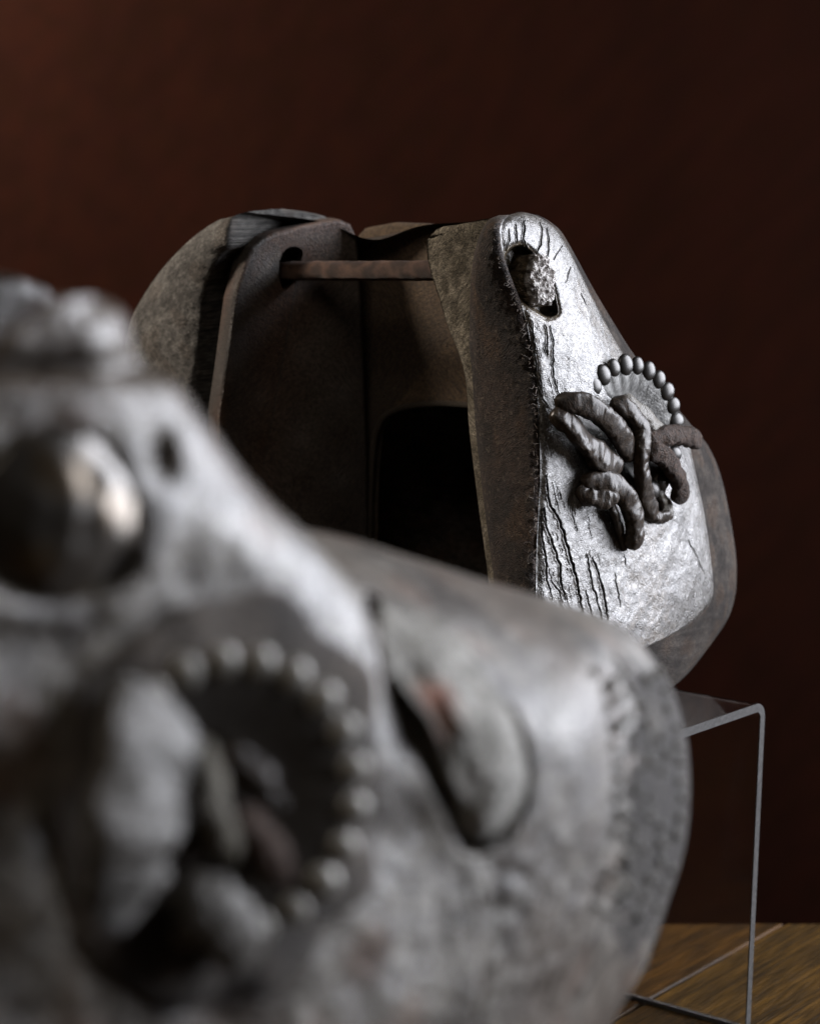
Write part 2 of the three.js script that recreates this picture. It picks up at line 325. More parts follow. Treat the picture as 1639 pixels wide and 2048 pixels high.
// ---------------------------------------------------------------- stirrup with the rusty crossbar (in focus)
const farBase = V(0.03, RISE, -1.0);
const far = thing('hooded_stirrup', 'cracked silvery leather hooded stirrup with a rusty crossbar, standing on a clear riser', 'stirrup', farBase, 'pair of hooded stirrups');
{
  const f = fF, a = aF, axes = [f, UP], axesR = [a, UP];
  const xL = table([[424, 1036], [430, 1018], [437, 1007], [447, 1001], [465, 999], [521, 1008], [611, 1042], [679, 1059], [764, 1072], [850, 1076], [935, 1080], [1020, 1076], [1106, 1072], [1191, 1071], [1290, 1069], [1480, 1072]]);
  const xS = table([[424, 1048], [428, 1068], [434, 1084], [445, 1102], [461, 1120], [504, 1146], [581, 1188], [653, 1231], [705, 1264], [780, 1324], [862, 1391], [892, 1415], [944, 1438], [1020, 1456], [1106, 1470], [1150, 1472], [1191, 1469], [1240, 1453], [1300, 1412], [1350, 1372], [1380, 1335], [1420, 1270], [1480, 1180]]);
  const xR = y => mix(xS(y) - mix(7, 22, sstep(480, 760, y)), table([[862, 1372], [944, 1390], [1020, 1406], [1106, 1419], [1191, 1424], [1225, 1404], [1262, 1356], [1300, 1280], [1340, 1190], [1380, 1105], [1400, 1078], [1480, 1073]])(y), sstep(800, 900, y));
  const xI = table([[430, 998], [437, 981], [448, 970], [465, 961], [508, 948], [572, 940], [653, 939], [700, 938], [764, 944], [850, 950], [956, 961], [1063, 974], [1149, 986], [1300, 1000], [1480, 1012]]);
  const nut = at(1075, 575, 0.93), face = plane(nut, a.clone().addScaledVector(UP, 0.127));
  const sil = []; for (let y = 424; y <= 1480; y += 6) sil.push([xS(y), y]);
  sil.unshift([1036, 424], [1018, 426]); sil.push([1100, 1490], [1040, 1490]);
  const silY = (x, y) => { // distance to the outline, using only nearby points
    let b = 1e9; for (let i = 0; i + 1 < sil.length; i++) { if (Math.abs(sil[i][1] - y) > 110) continue; const d = segDist(x, y, [sil[i], sil[i + 1]]); if (d < b) b = d; } return b;
  };
  const hole = smooth([[1006, 515], [1016, 498], [1040, 489], [1060, 500], [1080, 522], [1100, 560], [1112, 602], [1114, 628], [1095, 636], [1070, 624], [1048, 608], [1028, 583], [1014, 546]], 60);
  // cracks in the leather, traced as polylines
  const cracks = [];
  const crack = (pts, w, dep) => { const out = []; for (let i = 0; i + 1 < pts.length; i++) { const n = Math.max(2, Math.round(Math.hypot(pts[i + 1][0] - pts[i][0], pts[i + 1][1] - pts[i][1]) / 7)); for (let k = 0; k < n; k++) { const t = k / n, x = mix(pts[i][0], pts[i + 1][0], t), y = mix(pts[i][1], pts[i + 1][1], t); out.push([x + 1.6 * n2(x * 0.06, y * 0.055) + 1.0 * n2(y * 0.21, x * 0.2), y]); } } out.push(pts[pts.length - 1]); cracks.push({ p: out, w, dep, x0: Math.min(...out.map(q => q[0])) - 8, x1: Math.max(...out.map(q => q[0])) + 8, y0: out[0][1] - 8, y1: out[out.length - 1][1] + 8 }); };
  for (const [p, w, d] of [
    [[[1031, 448], [1033, 470], [1034, 488]], 1.8, 1], [[[1048, 440], [1047, 462], [1046, 478], [1056, 508]], 2.4, 1.2], [[[1080, 444], [1083, 470], [1082, 490], [1070, 510]], 2.0, 1], [[[1093, 455], [1096, 480], [1095, 512]], 2.0, 1], [[[1018, 458], [1019, 480], [1010, 502]], 1.6, 1], [[[1124, 490], [1112, 508], [1106, 520]], 1.5, 0.8], [[[1139, 534], [1136, 550], [1130, 566]], 1.8, 0.8], [[[1161, 586], [1166, 600], [1171, 610]], 1.7, 0.7],
    [[[1090, 650], [1093, 672], [1095, 710]], 2.2, 1.1], [[[1100, 652], [1106, 680], [1105, 720], [1107, 760], [1120, 800]], 1.9, 1], [[[1064, 640], [1066, 690]], 1.6, 0.8], [[[1078, 745], [1082, 775], [1085, 800]], 1.4, 0.7], [[[1068, 700], [1071, 740], [1074, 790]], 1.7, 0.9], [[[1060, 630], [1056, 642], [1052, 650]], 1.4, 0.7], [[[1075, 775], [1085, 800], [1098, 815]], 1.5, 0.8],
    [[[1092, 950], [1094, 985], [1099, 1010], [1118, 1040], [1128, 1075], [1138, 1110], [1150, 1150], [1158, 1190], [1164, 1226]], 3.0, 1.7], [[[1086, 1015], [1093, 1060], [1107, 1095], [1118, 1130], [1121, 1165], [1130, 1200]], 2.5, 1.4], [[[1081, 1030], [1083, 1075], [1090, 1115], [1093, 1160], [1104, 1200]], 2.0, 1.2], [[[1118, 985], [1121, 1000]], 1.5, 0.8], [[[1100, 1160], [1116, 1182], [1124, 1205]], 1.7, 1], [[[1150, 1048], [1153, 1062]], 1.4, 0.7],
    [[[1172, 1105], [1177, 1140], [1186, 1180], [1196, 1210], [1202, 1240]], 2.2, 1.3], [[[1184, 1115], [1196, 1150], [1206, 1185], [1214, 1240]], 2.5, 1.4], [[[1229, 1140], [1232, 1170], [1240, 1215]], 1.6, 0.9], [[[1246, 1110], [1250, 1130]], 1.2, 0.6], [[[1170, 1180], [1178, 1215], [1186, 1240]], 1.8, 1], [[[1374, 1080], [1392, 1115], [1408, 1150]], 2.0, 0.8], [[[1400, 1160], [1412, 1185]], 1.4, 0.6], [[[1367, 1060], [1380, 1072]], 1.2, 0.5], [[[1140, 1010], [1146, 1040], [1149, 1058]], 1.3, 0.6],
  ]) crack(p, w, d);
  for (let k = 0; k < 130; k++) { const low = rnd() < 0.65, y = low ? mix(960, 1230, rnd()) : mix(640, 900, rnd()), x = xL(y) + 4 + rnd() * rnd() * (low ? 150 : 40), l = 8 + rnd() * 26; crack([[x, y], [x + l * 0.12, y + l * 0.5], [x + l * 0.25, y + l]], 0.8 + rnd() * 0.7, 0.25 + rnd() * 0.4); }
  const crackAt = (x, y, raw) => { let s = 0, lip = 0; for (const c of cracks) { if (x < c.x0 || x > c.x1 || y < c.y0 || y > c.y1) continue; const d = segDist(x, y, c.p), h = (y - c.y0 - 8) / (c.y1 - c.y0 - 16), w = c.w * (0.25 + 0.48 * Math.sqrt(clamp(4 * h * (1 - h)))) * (0.75 + 0.35 * n2(x * 0.05, y * 0.07)); if (h < 0 || h > 1) continue; const e = d / w, q = Math.exp(-e * e * e * e) * (0.6 + 0.4 * Math.min(1, c.dep)) * c.dep; if (q > s) s = q; lip += 0.32 * c.dep * Math.exp(-(((e - 2.1) / 0.9) ** 2)); } return raw ? s - Math.min(lip, 0.6) * (1 - Math.min(1, s)) : s; };
  const bare = (x, y) => {                                              // smooth depth of the outer side, no relief
    const l = xL(y), s = clamp((x - l) / Math.max(30, xS(y) - l));
    return planeDepth(x, y, face) + round(silY(x, y), mix(46, 120, sstep(480, 1000, y)), mix(0.012, 0.034, sstep(480, 1000, y))) - 0.008 * Math.sin(Math.PI * s * 0.9) * sstep(500, 760, y);
  };
  const holeD = (x, y) => (x > 995 && x < 1130 && y > 480 && y < 650) ? (inside(x, y, hole) ? 1 : -1) * segDist(x, y, hole.concat([hole[0]])) : -99;
  const relief = (x, y, p) => {
    let d = -0.0009 * fbm(p.x * 60, p.y * 60, p.z * 60, 3) - 0.0006 * fbm(p.x * 25, p.y * 25, p.z * 25, 2);
    d += 0.0013 * crackAt(x, y, true);
    const h = holeD(x, y); if (h > -12) d += 0.011 * sstep(0, 5, h) + 0.0018 * sstep(-12, 0, h) * sstep(-12, 0, h);
    d += 0.0022 * Math.exp(-(((x - xL(y)) / 9) ** 2));                 // worn, rounded rear corner
    return d;
  };
  const rows = v => 424 + 1056 * (v < 0.08 ? v * v / 0.16 : 0.04 + (v - 0.08) / 0.92 * 0.96);
  // outer side: dense enough for real cracks
  const faceCol = (x, y, p) => {
    const m = fbm(p.x * 34, p.y * 34, p.z * 34, 4), k = fbm(p.x * 140 + 5, p.y * 140, p.z * 140, 3), big = fbm(p.x * 11 + 3, p.y * 11, p.z * 11, 2);
    let c = mix3([0.068, 0.063, 0.057], [0.165, 0.161, 0.155], sstep(-0.5, 0.5, m + 0.5 * k));
    c = mix3(c, [0.12, 0.10, 0.078], 0.8 * sstep(0.08, 0.4, big + 0.5 * k));
    const spot = sstep(0.36, 0.52, n3(p.x * 260, p.y * 200, p.z * 260) * 0.6 + 0.35 * m); c = mix3(c, [0.06, 0.05, 0.042], 0.55 * spot);
    c = mix3(c, [0.014, 0.011, 0.009], clamp(crackAt(x, y) * 0.85));
    const h = holeD(x, y); if (h > -7) c = mix3(c, [0.12, 0.095, 0.062], sstep(-7, -1, h + 2.5 * k));
    return c;
  };
  const NR = 760, NC = 250;
  part(far, 'side_panel', sheet(NR, NC, (v, u) => { const y = rows(v), x = mix(xL(y), xR(y), u), b = bare(x, y), p = at(x, y, b); const step = 0.0022 * sstep(0.985, 1, u); return at(x, y, b - 0.0022 + step + relief(x, y, p)); },
    (v, u, p) => { const y = rows(v); return faceCol(mix(xL(y), xR(y), u), y, p); }, axes), M.face).userData.label = 'cracked silvery grey outer leather';
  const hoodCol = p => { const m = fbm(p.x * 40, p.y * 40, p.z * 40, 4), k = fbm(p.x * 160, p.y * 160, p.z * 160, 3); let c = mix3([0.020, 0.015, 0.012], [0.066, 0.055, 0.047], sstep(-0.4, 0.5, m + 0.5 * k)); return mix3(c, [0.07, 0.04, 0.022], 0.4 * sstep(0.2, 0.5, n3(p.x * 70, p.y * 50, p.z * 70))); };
  // front of the hood: from the seam to the outline, then on around the toe to the far side
  const xO = table([[418, 545], [424, 493], [434, 462], [439, 440], [463, 401], [497, 362], [546, 318], [614, 274], [653, 257], [720, 244], [850, 230], [1100, 225], [1300, 245], [1480, 300]]);
  const edgeP = at(1074, 880, bare(1074, 880)), rear = plane(edgeP, f);
  const outerLeft = y => at(xO(y), y, planeDepth(xO(y), y, rear) + 0.004);
  const stamp = (x, y) => 0.0009 * Math.max(0, Math.sin(y * 0.24 + Math.sin(x * 0.05))) * sstep(0, 12, x - xR(y) - 6) ;
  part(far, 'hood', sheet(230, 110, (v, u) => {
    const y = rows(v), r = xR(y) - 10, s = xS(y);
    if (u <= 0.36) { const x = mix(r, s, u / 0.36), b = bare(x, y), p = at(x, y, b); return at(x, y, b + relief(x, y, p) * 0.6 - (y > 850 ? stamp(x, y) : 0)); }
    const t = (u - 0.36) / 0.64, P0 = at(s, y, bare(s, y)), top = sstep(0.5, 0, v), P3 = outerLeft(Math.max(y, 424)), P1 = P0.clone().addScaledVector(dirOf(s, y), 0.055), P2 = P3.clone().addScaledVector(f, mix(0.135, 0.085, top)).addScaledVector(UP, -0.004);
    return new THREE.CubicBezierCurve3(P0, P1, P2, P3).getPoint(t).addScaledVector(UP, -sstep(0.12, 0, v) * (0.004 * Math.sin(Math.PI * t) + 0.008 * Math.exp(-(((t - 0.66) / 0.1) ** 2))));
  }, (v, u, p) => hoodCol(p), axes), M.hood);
  // rough raw rear edge of the right side
  const rawCol = p => { const m = fbm(p.x * 50, p.y * 30, p.z * 50, 4), k = n3(p.x * 330, p.y * 260, p.z * 330); let c = mix3([0.022, 0.014, 0.011], [0.050, 0.032, 0.024], sstep(-0.4, 0.4, m)); c = mix3(c, [0.14, 0.115, 0.09], 0.6 * sstep(0.55, 0.85, k)); return mix3(c, [0.09, 0.05, 0.025], 0.5 * sstep(0.3, 0.8, n3(p.x * 60, p.y * 22 + 9, p.z * 60) + 0.5 * m)); };
  const rr = v => 430 + 1050 * (v < 0.1 ? v * v * 5 : 0.05 + (v - 0.1) / 0.9 * 0.95);
  part(far, 'rear_edge', sheet(420, 70, (v, u) => {
    const y = rr(v), l = xL(y), i = xI(y), P = at(l, y, bare(l, y) - 0.001), pl = plane(P, f);
    if (u <= 0.7) { const q = u / 0.7, x = mix(l + 1.5, i, q); let d = planeDepth(x, y, pl) - 0.0035 * Math.sin(Math.PI * clamp(q * 1.02)) + 0.0025 * Math.exp(-q * 22) + 0.006 * Math.max(0, (q - 0.86) / 0.14) ** 2; const p = at(x, y, d); d -= 0.0007 * fbm(p.x * 150, p.y * 150, p.z * 150, 3) + 0.0006 * fbm(p.x * 40, p.y * 40, p.z * 40, 2); return at(x, y, d); }
    const q = (u - 0.7) / 0.3, e = at(i, y, planeDepth(i, y, pl) + 0.006); const ext = clamp((xS(y) - l) * 0.00021 / 0.64 * 0.7, 0.003, 0.075); return e.addScaledVector(f, ext * q).addScaledVector(a, 0.16 * ext * q);
  }, (v, u, p) => rawCol(p), axesR), M.raw).userData.label = 'rough dark brown rear edge';
  // fibres along the worn corner
  { const hairs = []; for (let k = 0; k < 130; k++) { const y = 450 + 760 * rnd(), x = xL(y) - 1 - rnd() * rnd() * 26, p = at(x, y, planeDepth(x, y, plane(at(xL(y), y, bare(xL(y), y)), f)) - 0.0022), q = p.clone().add(V((rnd() - 0.6) * 0.003, (rnd() - 0.5) * 0.003, 0.0012 + rnd() * 0.0012)), r = q.clone().add(V((rnd() - 0.5) * 0.002, (rnd() - 0.5) * 0.002, rnd() * 0.0006)); hairs.push(new THREE.TubeGeometry(new THREE.CatmullRomCurve3([p, q, r]), 5, 0.00006 + 0.00006 * rnd(), 4)); }
    const m = part(far, 'frayed_fibres', mergeGeometries(hairs), phys({ color: new THREE.Color().setRGB(0.11, 0.09, 0.075), roughness: 0.8 })); m.userData.kind = 'stuff'; }
  // thin flap standing inside the right edge
  { const xF = table([[446, 905], [452, 882], [460, 868], [470, 862], [508, 860], [542, 867], [593, 884], [657, 905], [709, 927], [760, 940], [850, 946], [1000, 964], [1149, 984], [1400, 1010]]);
    const fp = plane(at(940, 600, planeDepth(940, 600, rear)).addScaledVector(f, 0.009), f.clone().addScaledVector(a, -0.25));
    part(far, 'leather_flap', sheet(200, 26, (v, u) => { const y = mix(440, 1400, v), x = mix(xF(y), Math.max(xF(y) + 6, xI(y) + 16), u), yy = y + (y < 470 ? (1 - u) * 16 - 4 : 0); const d = planeDepth(x, yy, fp), p = at(x, yy, d); return at(x, yy, d + 0.004 * (1 - u) * (1 - u) + 0.0008 * fbm(p.x * 60, p.y * 60, p.z * 60, 2)); },
      (v, u, p) => { const m = fbm(p.x * 60, p.y * 60, p.z * 60, 3); return mix3([0.13, 0.115, 0.088], [0.27, 0.245, 0.20], sstep(-0.3, 0.4, m)); }, axesR, 0.0022, true), M.hood); }
  // left side: its thick rear edge, then the inner plate with the slot for the crossbar
  const xN = table([[418, 560], [424, 605], [432, 640], [441, 652], [452, 630], [470, 545], [497, 462], [526, 436], [565, 416], [614, 405], [673, 400], [770, 391], [900, 384], [1100, 380], [1300, 380], [1480, 400]]);
  const lo = plane(at(466, 500, planeDepth(466, 500, rear)), a.clone().addScaledVector(UP, -0.10));
  part(far, 'rear_edge', sheet(260, 90, (v, u) => {
    const y = 418 + 1062 * (v < 0.1 ? v * v * 5 : 0.05 + (v - 0.1) / 0.9 * 0.95), o = xO(y), n = xN(y);
    const wq = Math.min(1, (n - o) / 100);
    if (u <= 0.7) { const q = u / 0.7, x = mix(o, n, q); let d = planeDepth(x, y, rear) - 0.006 * Math.sqrt(Math.max(0, Math.sin(Math.PI * Math.min(1, q * Math.max(1, (n - o) / 150))))) * wq; if (y < 520) d = Math.max(d, planeDepth(x, y, lo)); const p = at(x, y, d); return at(x, y, d - 0.0007 * fbm(p.x * 120, p.y * 120, p.z * 120, 3)); }
    const q = (u - 0.7) / 0.3; return at(n, y, y < 520 ? Math.max(planeDepth(n, y, rear), planeDepth(n, y, lo)) : planeDepth(n, y, rear)).addScaledVector(f, mix(0.006, 0.07, sstep(450, 560, y)) * q).addScaledVector(a, -0.004 * q);
  }, (v, u, p) => { const m = fbm(p.x * 60, p.y * 60, p.z * 60, 4), k = fbm(p.x * 210, p.y * 210, p.z * 210, 3); let c = mix3([0.07, 0.067, 0.064], [0.155, 0.152, 0.147], sstep(-0.35, 0.4, m * 0.7 + k)); return mix3(c, [0.10, 0.075, 0.056], 0.3 * sstep(0.25, 0.5, n3(p.x * 55, p.y * 55, p.z * 55))); }, axesR), M.raw).userData.label = 'grey worn rear edge';
  const plateP = at(470, 700, planeDepth(470, 700, rear)).addScaledVector(f, 0.002), lp = plane(plateP, a.clone().addScaledVector(UP, -0.06).addScaledVector(f, -0.42));
  const onLP = p => at(p[0], p[1], planeDepth(p[0], p[1], lp));
  const rustCol = p => { const m = fbm(p.x * 60, p.y * 60, p.z * 60, 4), k = fbm(p.x * 230, p.y * 230, p.z * 230, 2); let c = mix3([0.030, 0.022, 0.017], [0.105, 0.088, 0.074], sstep(-0.3, 0.5, m + 0.6 * k)); return mix3(c, [0.10, 0.048, 0.028], 0.7 * sstep(0.05, 0.4, n3(p.x * 45, p.y * 45, p.z * 45) + 0.4 * k)); };
  part(far, 'inner_plate', tint(slab([[526, 482], [548, 472], [650, 449], [676, 446], [694, 454], [706, 480], [716, 620], [725, 900], [730, 1380], [446, 1380], [440, 830], [452, 750], [472, 600], [490, 530], [506, 500]].map(onLP), lp.n, 0.010, [smooth([[556, 520], [566, 500], [585, 492], [602, 500], [598, 525], [585, 560], [566, 580], [556, 560]], 28).map(onLP)], 0.0018), rustCol), M.rust).userData.label = 'rust mottled inner plate';
  // crossbar bolt with its nut
  const barA = at(552, 542, planeDepth(566, 543, lp) + 0.010), barB = at(1062, 541, planeDepth(1062, 541, face) + 0.010);
  { const ax = barB.clone().sub(barA), L = ax.length(); ax.normalize(); const g = new THREE.CylinderGeometry(0.0045, 0.0045, L, 28, 120), p = g.attributes.position;
    for (let i = 0; i < p.count; i++) { const x = p.getX(i), y = p.getY(i), z = p.getZ(i), k = 1 + 0.07 * fbm(x * 260, y * 90, z * 260, 3); p.setX(i, x * k); p.setZ(i, z * k); }
    g.computeVertexNormals(); g.applyMatrix4(new THREE.Matrix4().makeRotationFromQuaternion(new THREE.Quaternion().setFromUnitVectors(UP, ax))); const mid = barA.clone().add(barB).multiplyScalar(0.5); g.translate(mid.x, mid.y, mid.z);
    const bar = part(far, 'crossbar', tint(g, q => { const m = fbm(q.x * 90, q.y * 90, q.z * 90, 4); return mix3([0.07, 0.034, 0.023], [0.22, 0.12, 0.08], sstep(-0.4, 0.4, m)); }), M.rust); bar.userData.label = 'rusty round crossbar';
    const hexR = q => { let b = 9; for (let k = 0; k < 6; k++) { const w = k * Math.PI / 3 + 0.45, cc = Math.cos(q - w); if (cc > 0.3) b = Math.min(b, (1 + 0.07 * Math.sin(k * 2.3)) / cc); } return b; };
    const ng = sheet(56, 96, (v, u) => { const q = u * Math.PI * 2, R = Math.min(hexR(q), 1.13) * 0.0094; const rr = v < 0.55 ? R * (v / 0.55) : R * (1 + 0.05 * Math.sin(v * 9)), zz = v < 0.55 ? 0.019 - 0.0022 * (v / 0.55) ** 8 : 0.0168 - (v - 0.55) / 0.45 * 0.018, x = rr * Math.cos(q) * 0.92, y = rr * Math.sin(q) * 1.12; const k = fbm(x * 330, y * 330, zz * 330, 3), k2 = fbm(x * 150, y * 150, zz * 150 + 4, 2); const m = 1 + 0.07 * k + 0.09 * k2; return V(x * m, y * m, zz + (0.0012 * k + 0.0016 * k2) * (v < 0.6 ? 1 : 0.2)); }, (v, u, p) => { const k = fbm(p.x * 300, p.y * 300, p.z * 300, 3); return v < 0.6 ? mix3([0.10, 0.085, 0.075], [0.5, 0.48, 0.46], sstep(-0.3, 0.35, k)) : mix3([0.05, 0.036, 0.024], [0.15, 0.115, 0.075], sstep(-0.3, 0.4, k)); }, [V(1, 0, 0), V(0, 1, 0)]);
    const Zn = a.clone().addScaledVector(UP, 0.14).normalize(), Xn = f.clone(), Yn = Zn.clone().cross(Xn); ng.applyMatrix4(new THREE.Matrix4().makeBasis(Xn, Yn, Zn)); const c = at(1078, 560, bare(1078, 560) - 0.003); ng.translate(c.x - Zn.x * 0.016, c.y - Zn.y * 0.016, c.z - Zn.z * 0.016);
    const nm = part(bar, 'nut', ng, M.iron, far.position); nm.userData.label = 'chipped shiny bolt head'; }
  // lining across the inside with an arched mouth
  const liP = plane(at(800, 800, planeDepth(800, 800, rear)).addScaledVector(f, 0.062), f.clone().addScaledVector(a, 0.12)), onLi = p => at(p[0], p[1], planeDepth(p[0], p[1], liP));
  const arch = [[742, 1300], [740, 1100], [744, 940], [752, 870], [768, 836], [796, 818], [850, 808], [920, 808], [975, 818], [1000, 850], [1008, 1000], [1012, 1300]];
  part(far, 'lining', tint(slab([[664, 1380], [668, 800], [690, 560], [700, 500], [735, 462], [790, 452], [870, 455], [960, 470], [1030, 520], [1060, 700], [1060, 1380]].map(onLi), liP.n.clone().negate(), 0.003, [arch.map(onLi)], 0.0016), p => { const m = fbm(p.x * 45, p.y * 45, p.z * 45, 4), k = n3(p.x * 120, p.y * 60, p.z * 120); return mix3([0.040, 0.026, 0.015], [0.115, 0.074, 0.040], sstep(-0.4, 0.4, m + 0.2 * k)); }), M.dark).userData.label = 'brown inner lining with an arched opening';
  { const rim = new THREE.TubeGeometry(new THREE.CatmullRomCurve3(arch.map(p => onLi(p).addScaledVector(f, -0.001))), 80, 0.0016, 8); part(far, 'arch_rim', tint(rim, () => [0.10, 0.075, 0.05]), M.dark); }
  { const g = new THREE.SphereGeometry(0.0042, 20, 12); g.scale(1, 1, 0.7); const c = onLi([688, 848]).addScaledVector(f, -0.004); g.translate(c.x, c.y, c.z); part(far, 'rivet', tint(g, () => [0.3, 0.28, 0.26]), M.iron); }
  // wooden tread along the bottom
  { const p0 = at(1090, 1440, bare(1090, 1440)), w = 0.15, g = new RoundedBoxGeometry(w, 0.014, 0.07, 3, 0.004); g.applyMatrix4(new THREE.Matrix4().makeBasis(a, UP, f.clone().negate())); const c = p0.clone().addScaledVector(a, -w / 2 - 0.008).addScaledVector(f, 0.048); g.translate(c.x, RISE + 0.0072, c.z); part(far, 'tread', tint(g, q => { const m = fbm(q.x * 30, q.y * 200, q.z * 30, 3); return mix3([0.05, 0.035, 0.025], [0.11, 0.08, 0.055], sstep(-0.4, 0.4, m)); }), M.raw); }

  // round pewter rosette with beaded rim, tied on with a lace
  const n0 = face.n.clone(), cc = at(1246, 862, bare(1246, 862)).addScaledVector(n0, 0.003);
  conch(far, cc, n0.clone().addScaledVector(V(-0.09, 0.0, 0.2), 1).normalize(), 0.0300, 0.0041, 25, M.pewter, M.beadDark);
  const L = (pts, w, h, mat, o) => part(far, 'lace', lace(pts.map(([x, y, z]) => at(x, y, bare(x, y) - z * 0.001)), n0, w, h, o), mat);
  L([[1108, 816, 6], [1122, 834, 9], [1143, 853, 12], [1165, 880, 13], [1192, 908, 12], [1216, 931, 10], [1230, 948, 7]], 0.0122, 0.0066, M.lace, { end: 0.3 });
  L([[1109, 814, 6], [1128, 807, 10], [1152, 806, 14], [1178, 814, 17], [1206, 833, 18], [1234, 862, 17], [1252, 893, 14], [1259, 918, 10]], 0.0094, 0.0060, M.lace, {});
  L([[1222, 800, 7], [1240, 810, 14], [1262, 828, 18], [1280, 855, 20], [1284, 893, 20], [1281, 926, 18], [1285, 968, 14], [1292, 1004, 10], [1304, 1030, 6]], 0.0092, 0.0062, M.lace, {});
  L([[1238, 796, 10], [1262, 812, 17], [1288, 833, 20], [1310, 858, 21], [1322, 880, 18]], 0.0084, 0.0055, M.lacePale2, {});
  L([[1290, 890, 20], [1312, 880, 24], [1336, 871, 30], [1366, 871, 35], [1396, 882, 38]], 0.0090, 0.0066, M.laceRust, { end: 0.3 });
  L([[1290, 898, 21], [1312, 904, 25], [1331, 918, 26], [1348, 944, 24], [1359, 976, 19], [1357, 1006, 13]], 0.0092, 0.0064, M.laceRust, {});
  L([[1306, 944, 10], [1315, 972, 8], [1326, 1002, 6], [1338, 1024, 4]], 0.0065, 0.0035, M.lacePale2, { end: 0.25 });
  L([[1288, 1012, 8], [1304, 1030, 5], [1322, 1034, 4], [1340, 1024, 4]], 0.0058, 0.0044, M.lace, { end: 0.3 });
  L([[1164, 976, 5], [1180, 964, 9], [1206, 964, 12], [1232, 975, 14], [1253, 998, 15], [1266, 1030, 14], [1268, 1066, 11], [1262, 1098, 6]], 0.0098, 0.0068, M.lace, {});
  L([[1163, 974, 4], [1172, 990, 9], [1192, 997, 13], [1214, 998, 15], [1228, 990, 14]], 0.0078, 0.0058, M.lace, { end: 0.35 });
  L([[1222, 1010, 10], [1232, 1040, 8], [1242, 1076, 5], [1248, 1100, 2]], 0.0040, 0.003, M.lace, {});
}

